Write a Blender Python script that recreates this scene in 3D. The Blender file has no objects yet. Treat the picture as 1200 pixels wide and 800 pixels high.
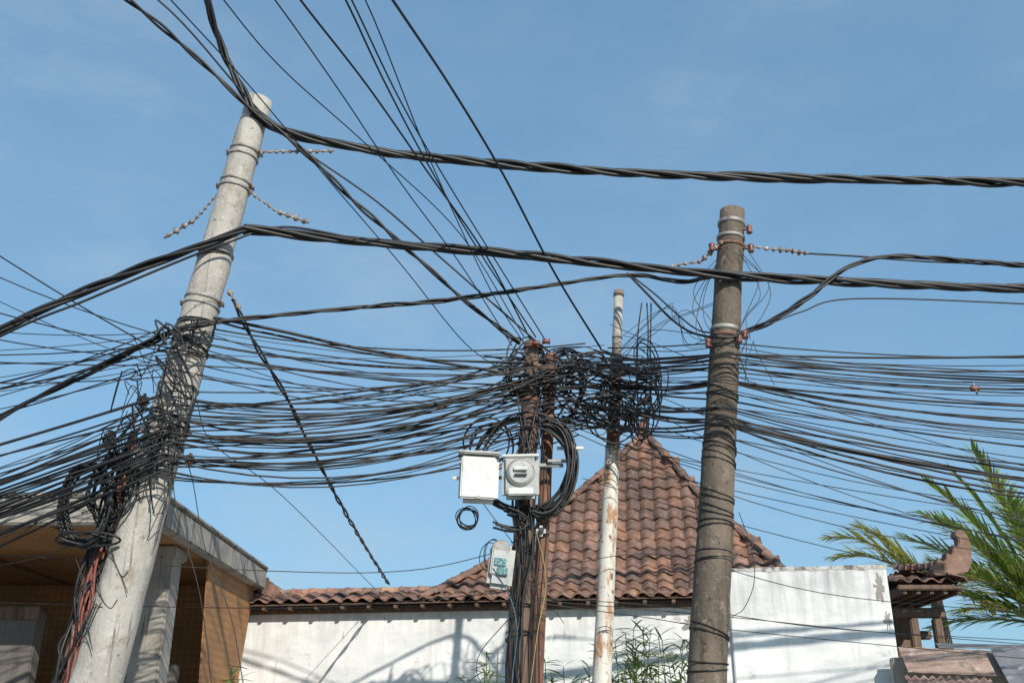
import bpy, bmesh, math, random
from mathutils import Vector, Matrix, noise as mnoise
random.seed(7)
R=random.uniform
scene=bpy.context.scene
# ---------------------------------------------------------------- camera
PITCH=math.radians(22.0); F=1167.0; CAMZ=1.6
cp,sp=math.cos(PITCH),math.sin(PITCH)
cam_d=bpy.data.cameras.new("camera"); cam=bpy.data.objects.new("camera",cam_d)
scene.collection.objects.link(cam); cam.location=(0,0,CAMZ)
cam.rotation_euler=(math.pi/2+PITCH,0,0)
cam_d.sensor_width=36; cam_d.lens=36*F/1200; cam_d.clip_end=6000; cam_d.clip_start=.05
scene.camera=cam
def at(px,py,Y):
    """surveyed bearing (from the street photo station) at street depth Y -> world point"""
    a=px-600; b=400-py
    dy=F*cp-b*sp; dz=F*sp+b*cp
    t=Y/dy
    return Vector((a*t,Y,CAMZ+dz*t))
def mpp(py,Y): return Y/(F*cp-(400-py)*sp)
# ---------------------------------------------------------------- materials
def newmat(name):
    m=bpy.data.materials.new(name); m.use_nodes=True
    nt=m.node_tree; b=nt.nodes["Principled BSDF"]; return m,nt,b
def N(nt,t,**k):
    n=nt.nodes.new(t)
    for a,v in k.items(): setattr(n,a,v)
    return n
def ramp(nt,fac,stops):
    r=N(nt,"ShaderNodeValToRGB")
    e=r.color_ramp.elements
    while len(e)<len(stops): e.new(.5)
    for i,(p,c) in enumerate(stops):
        e[i].position=p; e[i].color=(*c,1) if len(c)==3 else c
    nt.links.new(fac,r.inputs[0]); return r.outputs[0]
def coords(nt,stretch=(1,1,1)):
    tc=N(nt,"ShaderNodeTexCoord"); mp=N(nt,"ShaderNodeMapping")
    mp.inputs["Scale"].default_value=stretch
    nt.links.new(tc.outputs["Object"],mp.inputs[0]); return mp.outputs[0]
def noise(nt,vec,scale,detail=6,rough=.6):
    n=N(nt,"ShaderNodeTexNoise"); n.inputs["Scale"].default_value=scale
    n.inputs["Detail"].default_value=detail; n.inputs["Roughness"].default_value=rough
    nt.links.new(vec,n.inputs["Vector"]); return n.outputs[0]
def mix(nt,fac,a,b,mode='MIX'):
    m=N(nt,"ShaderNodeMix",data_type='RGBA',blend_type=mode)
    for s,v in ((0,fac),(6,a),(7,b)):
        if isinstance(v,(int,float)): m.inputs[s].default_value=v
        elif isinstance(v,tuple): m.inputs[s].default_value=(*v,1)
        else: nt.links.new(v,m.inputs[s])
    return m.outputs[2]
def bump(nt,b,h,strength=.4,dist=.02):
    bp=N(nt,"ShaderNodeBump"); bp.inputs["Strength"].default_value=strength
    bp.inputs["Distance"].default_value=dist
    nt.links.new(h,bp.inputs["Height"]); nt.links.new(bp.outputs[0],b.inputs["Normal"])
def surf(name,c1,c2,scale=3,rough=.85,stretch=(1,1,1),stains=(),bstr=.4,bdist=.01,metal=0,bscale=None,grime=None):
    """two-tone noise surface + list of stains (color, scale, lo, hi, stretch)"""
    m,nt,b=newmat(name); v=coords(nt,stretch)
    col=ramp(nt,noise(nt,v,scale),[(.3,c1),(.7,c2)])
    for (c,s,lo,hi,st) in stains:
        vv=coords(nt,st); f=ramp(nt,noise(nt,vv,s,8,.65),[(lo,(0,0,0)),(hi,(1,1,1))])
        col=mix(nt,f,col,c)
    if grime: # run-off streaks that start at the wall head
        s_=N(nt,"ShaderNodeSeparateXYZ"); nt.links.new(coords(nt),s_.inputs[0])
        mr=N(nt,"ShaderNodeMapRange"); nt.links.new(s_.outputs[2],mr.inputs[0])
        for i,x in enumerate(grime[0]): mr.inputs[i+1].default_value=x
        st=ramp(nt,noise(nt,coords(nt,(3,3,.3)),3.0,8,.7),[(.44,(0,0,0)),(.72,(1,1,1))])
        g=mix(nt,1.0,st,mr.outputs[0],'MULTIPLY'); col=mix(nt,g,col,grime[1])
    nt.links.new(col,b.inputs["Base Color"]); b.inputs["Roughness"].default_value=rough
    b.inputs["Metallic"].default_value=metal
    bump(nt,b,noise(nt,v,bscale or scale*8,8,.7),bstr,bdist)
    return m
M_conc=surf("concrete_pole_weathered",(.36,.335,.30),(.52,.49,.44),1.6,stretch=(1.2,1.2,.8),
  stains=[((.26,.24,.21),1.6,.48,.74,(3,3,.5)),((.60,.57,.52),5,.56,.74,(1,1,1)),((.15,.13,.11),16,.60,.70,(1,1,1.2)),((.27,.22,.17),3.3,.57,.70,(1.5,1.5,1.5)),((.64,.62,.58),30,.60,.68,(1,1,1)),((.17,.15,.13),2.2,.58,.66,(6,6,.25))],bstr=.8,bdist=.014,bscale=26)
M_concd=surf("concrete_pole_dark",(.085,.065,.048),(.19,.15,.115),2.0,stretch=(1.2,1.2,.8),
  stains=[((.05,.040,.031),2.2,.50,.72,(3,3,.5)),((.30,.255,.20),8,.57,.72,(1,1,1.2)),((.035,.03,.025),16,.58,.68,(1,1,1)),((.34,.30,.26),36,.62,.70,(1,1,1))],bstr=.9,bdist=.015,bscale=26)
M_white_steel=surf("white_painted_steel",(.58,.55,.48),(.70,.68,.62),3,rough=.6,
  stains=[((.40,.22,.11),5,.50,.62,(2.5,2.5,.8)),((.16,.07,.035),14,.57,.65,(1,1,.6)),((.34,.31,.27),3,.55,.7,(3,3,.3))],bstr=.3)
M_rust=surf("rusty_steel",(.13,.055,.035),(.26,.13,.085),6,rough=.8,stretch=(1,1,.4),
  stains=[((.38,.28,.22),9,.6,.7,(1,1,.6)),((.05,.03,.025),6,.55,.7,(1,1,.6))],bstr=.5)
M_wood=surf("old_dark_timber",(.08,.052,.040),(.21,.14,.10),5,rough=.9,stretch=(4,4,.3),
  stains=[((.30,.24,.19),7,.6,.72,(3,3,.4))],bstr=.6)
M_galv=surf("galvanised_steel",(.24,.235,.225),(.40,.39,.37),12,rough=.55,metal=.3,
  stains=[((.22,.13,.08),10,.54,.66,(1,1,1))])
M_cable=surf("black_cable_sheath",(.007,.007,.008),(.018,.018,.019),6,rough=.48,bstr=.1)
M_cable2=surf("grey_cable_sheath",(.012,.012,.013),(.032,.032,.034),3,rough=.5,bstr=.1)
M_redc=surf("faded_red_cable",(.18,.045,.035),(.30,.12,.09),9,rough=.6,bstr=.2)
M_porc=surf("weathered_fitting",(.17,.135,.105),(.38,.33,.27),20,rough=.5,stains=[((.15,.07,.045),22,.48,.58,(1,1,1)),((.62,.58,.52),16,.58,.64,(1,1,1))])
M_redporc=surf("brown_red_insulator",(.14,.045,.03),(.24,.085,.06),10,rough=.35)
M_wall=surf("white_plaster_wall",(.71,.72,.72),(.81,.82,.81),1.3,rough=.9,
  stains=[((.54,.565,.58),1.1,.48,.70,(1,1,2.2)),((.60,.60,.58),2.2,.52,.70,(3,3,.35)),((.40,.37,.33),6,.65,.72,(2,1,.4)),((.50,.48,.44),22,.64,.72,(1,1,1)),((.46,.46,.45),2.6,.60,.72,(1,1,1.5))],
  bstr=.4,bdist=.014,bscale=9,grime=((2.75,3.75,0,.85),(.30,.29,.27)))
M_cement=surf("raw_cement",(.25,.23,.20),(.39,.36,.32),2.5,stains=[((.12,.11,.10),3,.54,.74,(1.4,1.4,.8)),((.50,.47,.42),7,.6,.7,(1,1,1)),((.20,.15,.11),5,.6,.72,(1,1,1)),((.10,.09,.08),2.5,.56,.66,(5,5,.3))],bstr=.5)
M_copdirt=surf("grimy_wall_top",(.42,.41,.39),(.64,.64,.62),6,stains=[((.12,.11,.10),7,.48,.60,(1,1,1))],bstr=.5)
M_darkcement=surf("dark_grey_cement_wall",(.10,.09,.08),(.18,.165,.15),1.5,stains=[((.05,.045,.04),2,.5,.7,(2,2,.6))],bstr=.5)
M_meter=surf("white_meter_plastic",(.60,.60,.57),(.70,.70,.67),3,rough=.5,stains=[((.38,.35,.30),7,.54,.74,(1,1,.6)),((.30,.26,.2),30,.64,.70,(1,1,1))],bstr=.05)
M_meterg=surf("grey_meter_plastic",(.34,.35,.34),(.48,.49,.47),5,rough=.45,stains=[((.2,.18,.16),8,.55,.7,(1,1,.6))],bstr=.05)
M_teal=surf("meter_glass_teal",(.05,.14,.15),(.10,.24,.25),9,rough=.15)
M_sheet=surf("brown_sheet_metal",(.24,.155,.125),(.36,.25,.205),3,rough=.6,stains=[((.12,.08,.06),4,.5,.7,(1,3,1)),((.43,.39,.34),9,.56,.66,(1,1,1))])
M_gsheet=surf("grey_sheet_metal",(.10,.105,.12),(.17,.175,.19),3,rough=.5,stains=[((.3,.3,.3),4,.6,.7,(1,3,1))])
M_asph=surf("asphalt",(.04,.04,.042),(.065,.063,.06),2,stains=[((.09,.085,.08),.6,.5,.7,(1,1,1))])
M_ground=surf("dusty_ground",(.20,.18,.14),(.30,.27,.22),.4)
M_pave=surf("concrete_paving",(.30,.29,.27),(.42,.40,.37),2)
M_paint=surf("road_paint",(.6,.6,.58),(.75,.75,.72),5)
M_trunk=surf("palm_bark",(.14,.11,.085),(.26,.22,.17),5,stretch=(1,1,4))
def attr_mat(name,rough=.8,nscale=14,dark=(.04,.035,.03),lo=.55,hi=.75,bs=.4,trans=0,light=None):
    m,nt,b=newmat(name); a=N(nt,"ShaderNodeAttribute"); a.attribute_name="tint"
    v=coords(nt); f=ramp(nt,noise(nt,v,nscale,8,.65),[(lo,(0,0,0)),(hi,(.85,.85,.85))])
    col=mix(nt,f,a.outputs["Color"],dark)
    if light:
        f3=ramp(nt,noise(nt,coords(nt),nscale*.5,5,.6),[(.56,(0,0,0)),(.75,(.55,.55,.55))]); col=mix(nt,f3,col,(.33,.155,.085))
        f4=ramp(nt,noise(nt,coords(nt,(2.2,2.2,.6)),1.4,8,.65),[(.46,(0,0,0)),(.66,(.85,.85,.85))]); col=mix(nt,f4,col,(.075,.050,.042))
        f2=ramp(nt,noise(nt,coords(nt,(1,1,1.3)),nscale*2.6,8,.7),[(.53,(0,0,0)),(.70,(.75,.75,.75))]); col=mix(nt,f2,col,light)
    nt.links.new(col,b.inputs["Base Color"]); b.inputs["Roughness"].default_value=rough
    bump(nt,b,noise(nt,v,40,6,.7),bs,.006)
    if trans:
        t=N(nt,"ShaderNodeBsdfTranslucent"); nt.links.new(col,t.inputs[0])
        mx=N(nt,"ShaderNodeMixShader"); mx.inputs[0].default_value=trans
        nt.links.new(b.outputs[0],mx.inputs[1]); nt.links.new(t.outputs[0],mx.inputs[2])
        nt.links.new(mx.outputs[0],nt.nodes["Material Output"].inputs[0])
    return m
M_tile=attr_mat("terracotta_roof_tile",.8,4,(.08,.055,.046),.45,.68,light=(.36,.24,.18))
M_leaf=attr_mat("leaf",.5,6,(.08,.10,.03),.6,.9,.1,.4)
def woven(name,ax):
    """diamond bamboo weave in the plane of the panel (ax = the two in-plane axes)"""
    m,nt,b=newmat(name)
    tc=N(nt,"ShaderNodeTexCoord"); s=N(nt,"ShaderNodeSeparateXYZ"); nt.links.new(tc.outputs["Object"],s.inputs[0])
    p=N(nt,"ShaderNodeMath",operation='ADD'); q=N(nt,"ShaderNodeMath",operation='SUBTRACT')
    for i,a in enumerate(ax):
        nt.links.new(s.outputs[a],p.inputs[i]); nt.links.new(s.outputs[a],q.inputs[i])
    c=N(nt,"ShaderNodeCombineXYZ"); nt.links.new(p.outputs[0],c.inputs[0]); nt.links.new(q.outputs[0],c.inputs[1]); c.inputs[2].default_value=.013
    ck=N(nt,"ShaderNodeTexChecker"); nt.links.new(c.outputs[0],ck.inputs["Vector"]); ck.inputs["Scale"].default_value=11
    ck.inputs["Color1"].default_value=(.48,.245,.10,1); ck.inputs["Color2"].default_value=(.37,.18,.07,1)
    fine=N(nt,"ShaderNodeTexChecker"); nt.links.new(c.outputs[0],fine.inputs["Vector"]); fine.inputs["Scale"].default_value=33
    fine.inputs["Color1"].default_value=(1,1,1,1); fine.inputs["Color2"].default_value=(.74,.72,.68,1)
    col=mix(nt,1.0,ck.outputs[0],fine.outputs[0],'MULTIPLY')
    col=mix(nt,ramp(nt,noise(nt,coords(nt),1.6,8),[(.42,(0,0,0)),(.72,(.85,.85,.85))]),col,(.20,.105,.05))
    nt.links.new(col,b.inputs["Base Color"]); b.inputs["Roughness"].default_value=.75
    bump(nt,b,ck.outputs[1],.3,.006); return m
M_woven=woven("woven_bamboo_panel",(0,1))
M_wovenS=woven("woven_bamboo_side_panel",(1,2))
M_wovenF=woven("woven_bamboo_front_panel",(0,2))
# ---------------------------------------------------------------- helpers
def link(o,parent=None):
    scene.collection.objects.link(o)
    if parent: o.parent=parent
    return o
def empty(name):
    e=bpy.data.objects.new(name,None); e.empty_display_size=.3; return link(e)
def meshobj(name,verts,faces,mat,parent=None,smooth=False,tints=None):
    me=bpy.data.meshes.new(name); me.from_pydata([tuple(v) for v in verts],[],faces); me.update()
    if mat: me.materials.append(mat)
    if tints is not None:
        ca=me.color_attributes.new("tint",'FLOAT_COLOR','POINT')
        for i,c in enumerate(tints): ca.data[i].color=(*c,1)
    if smooth:
        for p in me.polygons: p.use_smooth=True
    return link(bpy.data.objects.new(name,me),parent)
def settint(o,c):
    ca=o.data.color_attributes.new("tint",'FLOAT_COLOR','POINT')
    for q in ca.data: q.color=(*c,1)
def box(name,c,s,mat,parent=None,rot=None,bev=.01,jit=0):
    bm=bmesh.new(); bmesh.ops.create_cube(bm,size=1)
    bmesh.ops.scale(bm,vec=s,verts=bm.verts)
    if bev: bmesh.ops.bevel(bm,geom=bm.edges[:],offset=min(bev,min(s)*.45),segments=2,affect='EDGES')
    Mx=(rot.to_4x4() if rot else Matrix.Identity(4))
    bmesh.ops.transform(bm,matrix=Matrix.Translation(c)@Mx,verts=bm.verts)
    me=bpy.data.meshes.new(name); bm.to_mesh(me); bm.free(); me.materials.append(mat)
    return link(bpy.data.objects.new(name,me),parent)
def frame(d):
    d=d.normalized(); a=Vector((0,0,1)) if abs(d.z)<.9 else Vector((0,1,0))
    x=d.cross(a).normalized(); y=d.cross(x).normalized(); return x,y
def pipe(name,pts,rad,mat,parent=None,seg=20,rough=0.0,sub=1):
    P=[];Rr=[]
    for i in range(len(pts)-1):
        for k in range(sub):
            t=k/sub; P.append(pts[i].lerp(pts[i+1],t)); Rr.append(rad[i]*(1-t)+rad[i+1]*t)
    P.append(pts[-1]);Rr.append(rad[-1])
    V=[];Fc=[]
    for i,p in enumerate(P):
        d=(P[min(i+1,len(P)-1)]-P[max(i-1,0)]); x,y=frame(d)
        for k in range(seg):
            a=2*math.pi*k/seg; r=Rr[i]
            q=p+(x*math.cos(a)+y*math.sin(a))*r
            if rough: q+= (x*math.cos(a)+y*math.sin(a))*rough*(mnoise.noise(q*3)+.5*mnoise.noise(q*11))
            V.append(q)
    for i in range(len(P)-1):
        for k in range(seg):
            a=i*seg+k;b2=i*seg+(k+1)%seg
            Fc.append((a,b2,b2+seg,a+seg))
    Fc.append(tuple(range(seg))[::-1]); n=(len(P)-1)*seg; Fc.append(tuple(range(n,n+seg)))
    o=meshobj(name,V,Fc,mat,parent,True)
    o.data.polygons[-1].use_smooth=False; o.data.polygons[-2].use_smooth=False
    return o
def cr(pts,n=8):
    if len(pts)<3: return [pts[0].lerp(pts[-1],i/n) for i in range(n+1)]
    out=[];Q=[pts[0]*2-pts[1]]+pts+[pts[-1]*2-pts[-2]]
    for i in range(1,len(Q)-2):
        a,b_,c,d=Q[i-1:i+3]
        for k in range(n):
            t=k/n
            out.append(.5*((2*b_)+(c-a)*t+(2*a-5*b_+4*c-d)*t*t+(3*b_-a-3*c+d)*t**3))
    out.append(pts[-1]); return out
class Cables:
    def __init__(s,name,mat,parent=None,res=1):
        s.c=bpy.data.curves.new(name,'CURVE'); s.c.dimensions='3D'; s.c.bevel_depth=1; s.c.bevel_resolution=res
        s.c.use_fill_caps=True
        s.c.materials.append(mat); s.o=link(bpy.data.objects.new(name,s.c),parent)
    def add(s,pts,r):
        sl=s.c.splines.new('POLY'); sl.points.add(len(pts)-1)
        for i,p in enumerate(pts):
            sl.points[i].co=(*p,1); sl.points[i].radius=r
        sl.use_smooth=True
    def px(s,l,r,n=8): s.add(cr([at(*p) for p in l],n),r)
    def spans(s,l,sag,r,n=10):
        out=[]
        for i in range(len(l)-1):
            a=at(*l[i]);b_=at(*l[i+1]); g=sag[i] if isinstance(sag,(list,tuple)) else sag
            for k in range(n):
                t=k/n; q=a.lerp(b_,t); q.z-=g*4*t*(1-t); out.append(q)
        out.append(at(*l[-1])); s.add(out,r)
    def twist(s,l,strands,r,Rr,pitch,n=40,ph=0):
        path=cr([at(*p) for p in l],n); L=0; acc=[0]
        for i in range(1,len(path)): L+=(path[i]-path[i-1]).length; acc.append(L)
        for k in range(strands):
            out=[]
            for i,p in enumerate(path):
                d=path[min(i+1,len(path)-1)]-path[max(i-1,0)]; x,y=frame(d)
                w=.35*math.sin(acc[i]*1.7+k*2)+.3*math.sin(acc[i]*.63)
                a=ph+2*math.pi*(acc[i]/pitch+k/strands)+w
                rr=Rr*(1+.3*math.sin(acc[i]*2.3+k))
                out.append(p+(x*math.cos(a)+y*math.sin(a))*rr)
            s.add(out,r)
# ---------------------------------------------------------------- ground, road
meshobj("ground",[(-3000,-3000,0),(3000,-3000,0),(3000,3000,0),(-3000,3000,0)],[(0,1,2,3)],M_ground)
meshobj("road",[(-300,-4,.004),(300,-4,.004),(300,6.6,.004),(-300,6.6,.004)],[(0,1,2,3)],M_asph)
rm=[];rf=[]
for i in range(-20,21):
    x=i*5; k=len(rm); rm+=[(x,1.25,.008),(x+2,1.25,.008),(x+2,1.37,.008),(x,1.37,.008)]; rf.append((k,k+1,k+2,k+3))
meshobj("road_centre_line",rm,rf,M_paint)
box("pavement",Vector((0,10.6,.06)),(300,7.6,.12),M_pave,bev=0)
box("kerb",Vector((0,6.7,.07)),(300,.16,.15),M_cement,bev=.02)

# ---------------------------------------------------------------- poles
def band(parent,p,d,r,h=.05,mat=M_galv,name="clamp_band"):
    d=d.normalized(); o=pipe(name,[p-d*h/2,p-d*h*.35,p+d*h*.35,p+d*h/2],[r,r+.010,r+.010,r],mat,parent,24)
    return o
def shaft(name,parent,a,b_,Y,wa,wb,mat,rough=.006,Yb=None):
    Yb=Yb or Y
    A=at(a[0],a[1],Y);B=at(b_[0],b_[1],Yb)
    ra=wa*mpp(a[1],Y)/2; rb=wb*mpp(b_[1],Yb)/2
    d=(B-A); base=A-d*(A.z/d.z); r0=ra+(ra-rb)*(A-base).length/d.length
    pipe(name,[base,B],[r0,rb],mat,parent,28,rough,36)
    def q(py):
        lo,hi=0.,1.
        for _ in range(40):
            m_=(lo+hi)/2; P=A.lerp(B,m_)
            rel=P-Vector((0,0,CAMZ)); dep=rel.y*cp+rel.z*sp; up=-rel.y*sp+rel.z*cp
            yy=400-F*up/dep
            if yy>py: lo=m_
            else: hi=m_
        m_=(lo+hi)/2
        return A.lerp(B,m_), ra*(1-m_)+rb*m_, d.normalized()
    return q
def string(parent,a,b_,n=9,r=.022,mat=M_porc,wire=True):
    """dead-end fitting: rod with a row of discs / shackles"""
    d=b_-a
    pts=[];rad=[]
    for i in range(n):
        t0=i/n; q=R(.6,1.1)
        for (dt,rr) in ((0,.3),(.12,.35),(.25,q),(.5,q),(.62,.35)):
            pts.append(a+d*(t0+dt/n)+Vector((0,0,R(-.004,.004)))); rad.append(r*rr)
    pts.append(b_);rad.append(r*.3)
    return pipe("insulator_string",pts,rad,mat,parent,8)
# left concrete pole
LP=empty("utility_pole"); YL=8.5
ql=shaft("concrete_shaft",LP,(112,800),(304,118),YL,60,30,M_conc,.012)
for y,h in ((178,.035),(186,.02),(215,.03),(222,.03),(298,.03),(352,.035),(360,.025),(400,.03),(455,.03),(505,.05),(520,.03)):
    p,r,d=ql(y); band(LP,p,d,r+.003,h,M_galv)
def lp(y,dx=0,dY=0):
    p,r,d=ql(y); return p+Vector((dx*r,dY*r,0)),r
string(LP,lp(178,1.1)[0],at(392,177,8.6),11,.026)
string(LP,lp(224,1)[0],at(325,248,8.4),6,.020); string(LP,at(325,248,8.4),at(362,261,8.4),4,.036)
string(LP,lp(226,-1)[0],at(228,258,8.5),6,.020); string(LP,at(228,258,8.5),at(192,279,8.5),4,.036)
string(LP,at(268,340,8.5),at(282,365,8.4),3,.026)
for y in (180,219,356,505):
    p,r,d=ql(y)
    for sx in(-1,1): pipe("clamp_bolt",[p+Vector((sx*(r+.02),-.06,0)),p+Vector((sx*(r+.02),.06,0))],[.012,.012],M_rust,LP,8); box("clamp_ear",p+Vector((sx*(r+.015),0,0)),(.05,.05,.035),M_galv,LP,bev=.004)
# right concrete pole
RP=empty("utility_pole"); YR=9.0
qr=shaft("concrete_shaft",RP,(828,800),(858,248),YR,47,29,M_concd,.010)
for y,h,mt in ((263,.05,M_galv),(280,.04,M_galv),(290,.03,M_rust),(388,.05,M_galv),(396,.03,M_rust)):
    p,r,d=qr(y); band(RP,p,d,r+.003,h,mt)
def coilwrap(c,q,y0,y1,turns,r,extra=.012):
    pts=[]
    n=turns*16; a1=R(0,6)
    for i in range(n+1):
        y=y0+(y1-y0)*i/n+4*math.sin(i*.13); p,rr,d=q(y); x_,y_=frame(d); a=2*math.pi*i/16
        tl=math.sin(a+a1)*.035
        pts.append(p+(x_*math.cos(a)+y_*math.sin(a))*(rr+extra)+d*tl)
    c.add(pts,r)
string(RP,qr(290)[0]+Vector((.1,-.05,0)),at(912,293,9),5,.022); string(RP,at(912,292,9),at(948,297,9),5,.036)
string(RP,qr(288)[0]+Vector((-.1,-.1,0)),at(822,306,8.9),4,.034); string(RP,at(822,306,8.9),at(782,313,8.8),5,.024)
for (x,y) in ((878,269),(834,290),(880,291),(830,402),(873,392),(866,397)):
    p=at(x,y,8.85); pipe("shackle_insulator",[p+Vector((0,0,-.045)),p+Vector((0,0,-.03)),p,p+Vector((0,0,.03)),p+Vector((0,0,.045))],[.022,.033,.018,.033,.022],M_redporc,RP,12)
    box("shackle_strap",p.lerp(qr(y)[0],.5),(abs(qr(y)[0].x-p.x)+.02,.03,.014),M_rust,RP,bev=.003)
# white telescopic steel pole
WP=empty("steel_pole"); YW=9.8
qw=shaft("lower_tube",WP,(705,800),(718,522),YW,23,17,M_white_steel,.003)
pipe("middle_tube",[at(718,528,YW),at(722,420,YW)],[.068,.062],M_rust,WP,20)
pipe("upper_tube",[at(722,424,YW),at(725,345,YW)],[.05,.048],M_conc,WP,20)
pipe("cap",[at(725,347,YW),at(725,341,YW)],[.06,.055],M_galv,WP,20)
for y,r in((524,.078),(422,.068),(505,.075),(395,.056)):
    p=at(718+(528-y)*.04,y,YW); pipe("collar",[p-Vector((0,0,.02)),p+Vector((0,0,.02))],[r,r],M_galv,WP,20)
# timber and rusty poles in the middle
TP=empty("timber_pole"); YT=9.5
qt=shaft("timber_shaft",TP,(606,800),(624,402),YT,30,18,M_wood,.012)
TP2=empty("rusty_pipe_pole")
qt2=shaft("pipe_shaft",TP2,(628,800),(646,415),9.66,17,13,M_rust,.003)
for y in (408,430,470,520,560,620,680):
    p,r,d=qt(y); band(TP,p,d,r+.006,.03,M_rust)
box("cross_strap",at(634,430,9.45),(.32,.03,.04),M_rust,TP,bev=.005)
box("cross_strap",at(630,545,9.42),(.5,.03,.035),M_galv,TP,bev=.005)
box("cross_strap",at(668,525,9.4),(.26,.03,.03),M_meter,TP,bev=.005)
box("cross_strap",at(655,540,9.38),(.22,.03,.03),M_galv,TP,bev=.005)
for (x,y) in((664,520),(668,524),(640,400),(628,402)):
    p=at(x,y,9.35); pipe("shackle_insulator",[p+Vector((-.04,0,0)),p,p+Vector((.04,0,0))],[.03,.022,.03],M_redporc,TP,12)
# slanted conduit beside the left pole
CPl=empty("conduit_pole")
pipe("conduit",[at(62,830,8.6)-Vector((.25,0,1.9)),at(75,800,8.6),at(112,640,8.6),at(158,505,8.6)],[.055,.05,.045,.035],M_rust,CPl,14,.004,8)

# ---------------------------------------------------------------- meters
def rrect(name,c,w,h,dpt,mat,parent,bev=.03,rz=0,ry=0):
    o=box(name,Vector((0,0,0)),(w,dpt,h),mat,parent,bev=bev); o.data.transform(Matrix.Translation(c)@Matrix.Rotation(rz,4,'Z')@Matrix.Rotation(ry,4,'Y'))
    return o
MB=empty("electric_meter_box"); c=at(561,562,9.2)
rrect("housing",c,.37,.44,.16,M_meter,MB,.045,.1,.03); rrect("lid",c+Vector((.0,-.088,.0)),.33,.40,.03,M_meter,MB,.015,.1,.03)
rrect("hood",c+Vector((0,-.02,.235)),.39,.03,.22,M_meterg,MB,.01,.1,.03)
rrect("latch",c+Vector((.0,-.105,-.19)),.04,.03,.02,M_galv,MB,.004,.1)
rrect("bracket",c+Vector((-.21,.02,.02)),.08,.03,.02,M_meter,MB,.004,.1)
rrect("mounting_arm",c+Vector((.25,.12,.05)),.5,.03,.03,M_galv,MB,.004,.1)
MB2=empty("electric_meter_box"); c=at(610,559,9.2)
rrect("housing",c,.35,.42,.12,M_meterg,MB2,.04,-.08)
def disc(name,c,r,dp,mat,parent,seg=32):
    return pipe(name,[c+Vector((0,dp,0)),c+Vector((0,0,0)),c+Vector((0,-dp*.2,0))],[r,r,r*.86],mat,parent,seg)
disc("bezel",c+Vector((0,-.07,.03)),.135,.03,M_galv,MB2); disc("glass",c+Vector((0,-.082,.03)),.112,.02,M_meterg,MB2)
rrect("register",c+Vector((0,-.108,.06)),.13,.035,.02,M_meter,MB2,.004,-.08); rrect("disc_window",c+Vector((0,-.106,.0)),.12,.02,.01,M_cable,MB2,.003)
rrect("terminal_cover",c+Vector((0,-.075,-.155)),.24,.07,.05,M_meter,MB2,.01,-.08)
rrect("rim_top",c+Vector((0,-.06,.195)),.35,.025,.03,M_meter,MB2,.005,-.08)
MB3=empty("electric_meter"); c=at(587,664,9.15)
rrect("housing",c,.23,.40,.13,M_meterg,MB3,.04,.1,.12); rrect("face",c+Vector((0,-.068,.03)),.18,.24,.03,M_meterg,MB3,.02,.1,.12)
rrect("display",c+Vector((-.005,-.088,.03)),.11,.07,.02,M_teal,MB3,.005,.1,.12); rrect("keypad",c+Vector((.012,-.087,-.05)),.10,.07,.02,M_teal,MB3,.005,.1,.12)
disc("dome",c+Vector((0,-.07,.15)),.085,.04,M_galv,MB3)
MB4=empty("cable_junction_box"); c=at(634,622,9.25)
rrect("body",c,.09,.10,.08,M_meterg,MB4,.03,.1); disc("plug",c+Vector((0,-.045,0)),.026,.02,M_cable,MB4,16)
for (x,y,w,h,mt) in ((222,538,.05,.11,M_rust),(128,515,.10,.16,M_cable2),(756,470,.14,.08,M_cable2),(168,470,.08,.14,M_cable)):
    e=empty("cable_splice_closure"); c=at(x,y,8.3 if x<400 else 9.6); a=R(-.4,.4); rz=R(-.3,.3)
    rrect("shell",c,w,h,.09,mt,e,.03,rz,a); rrect("clamp",c,w*1.1,.025,.1,M_cable2,e,.005,rz,a)

# ---------------------------------------------------------------- heavy cables
C=Cables("power_cable_bundle",M_cable,res=2)
C.twist([(232,-160,7.2),(240,-20,7.8),(262,60,8.2),(296,130,8.35)],3,.019,.026,1.1)
C.twist([(296,130,8.35),(330,152,8.5),(400,170,8.6),(500,185,8.8),(700,200,9.0),(900,208,9.1),(1200,214,9.2),(1500,214,9.2)],4,.022,.030,1.7)
C=Cables("power_cable_bundle",M_cable,res=2)
C.twist([(-250,520,7.9),(0,388,8.1),(90,345,8.2),(180,308,8.25),(245,284,8.28),(290,267,8.3)],4,.018,.024,1.7)
C.twist([(285,268,8.3),(330,272,8.4),(400,281,8.5),(500,290,8.6),(600,298,8.7),(720,310,8.8),(850,322,8.8),(1000,330,8.9),(1200,338,9.0),(1500,345,9)],4,.021,.029,1.9)
C.px([(-250,525,8.0),(0,394,8.0),(100,352,8.1),(200,310,8.2),(262,286,8.25),(330,266,8.4),(420,280,8.5)],.012)
C=Cables("power_cable_bundle",M_cable,res=2)
C.twist([(110,-30,7.4),(150,0,7.6),(220,58,8.0),(290,124,8.3),(350,172,8.5),(420,240,8.8),(500,312,9.1),(560,365,9.3),(610,402,9.4)],2,.014,.015,.9)
C.px([(60,-70,7.4),(185,0,7.7),(290,115,8.3),(345,168,8.5),(440,235,8.8),(520,305,9.1),(640,410,9.4)],.010)
C=Cables("power_cable_bundle",M_cable,res=2)
C.twist([(-200,600,8.2),(0,488,8.25),(100,440,8.25),(170,404,8.25),(240,380,8.25),(400,362,8.7),(520,352,8.9),(640,335,9.2),(740,322,9.4),(800,330,9.2),(848,320,8.85)],3,.012,.013,1.0)
C.px([(250,372,8.3),(330,388,8.6),(420,408,8.9),(520,425,9.2),(610,440,9.4),(700,455,9.6)],.016)
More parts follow.
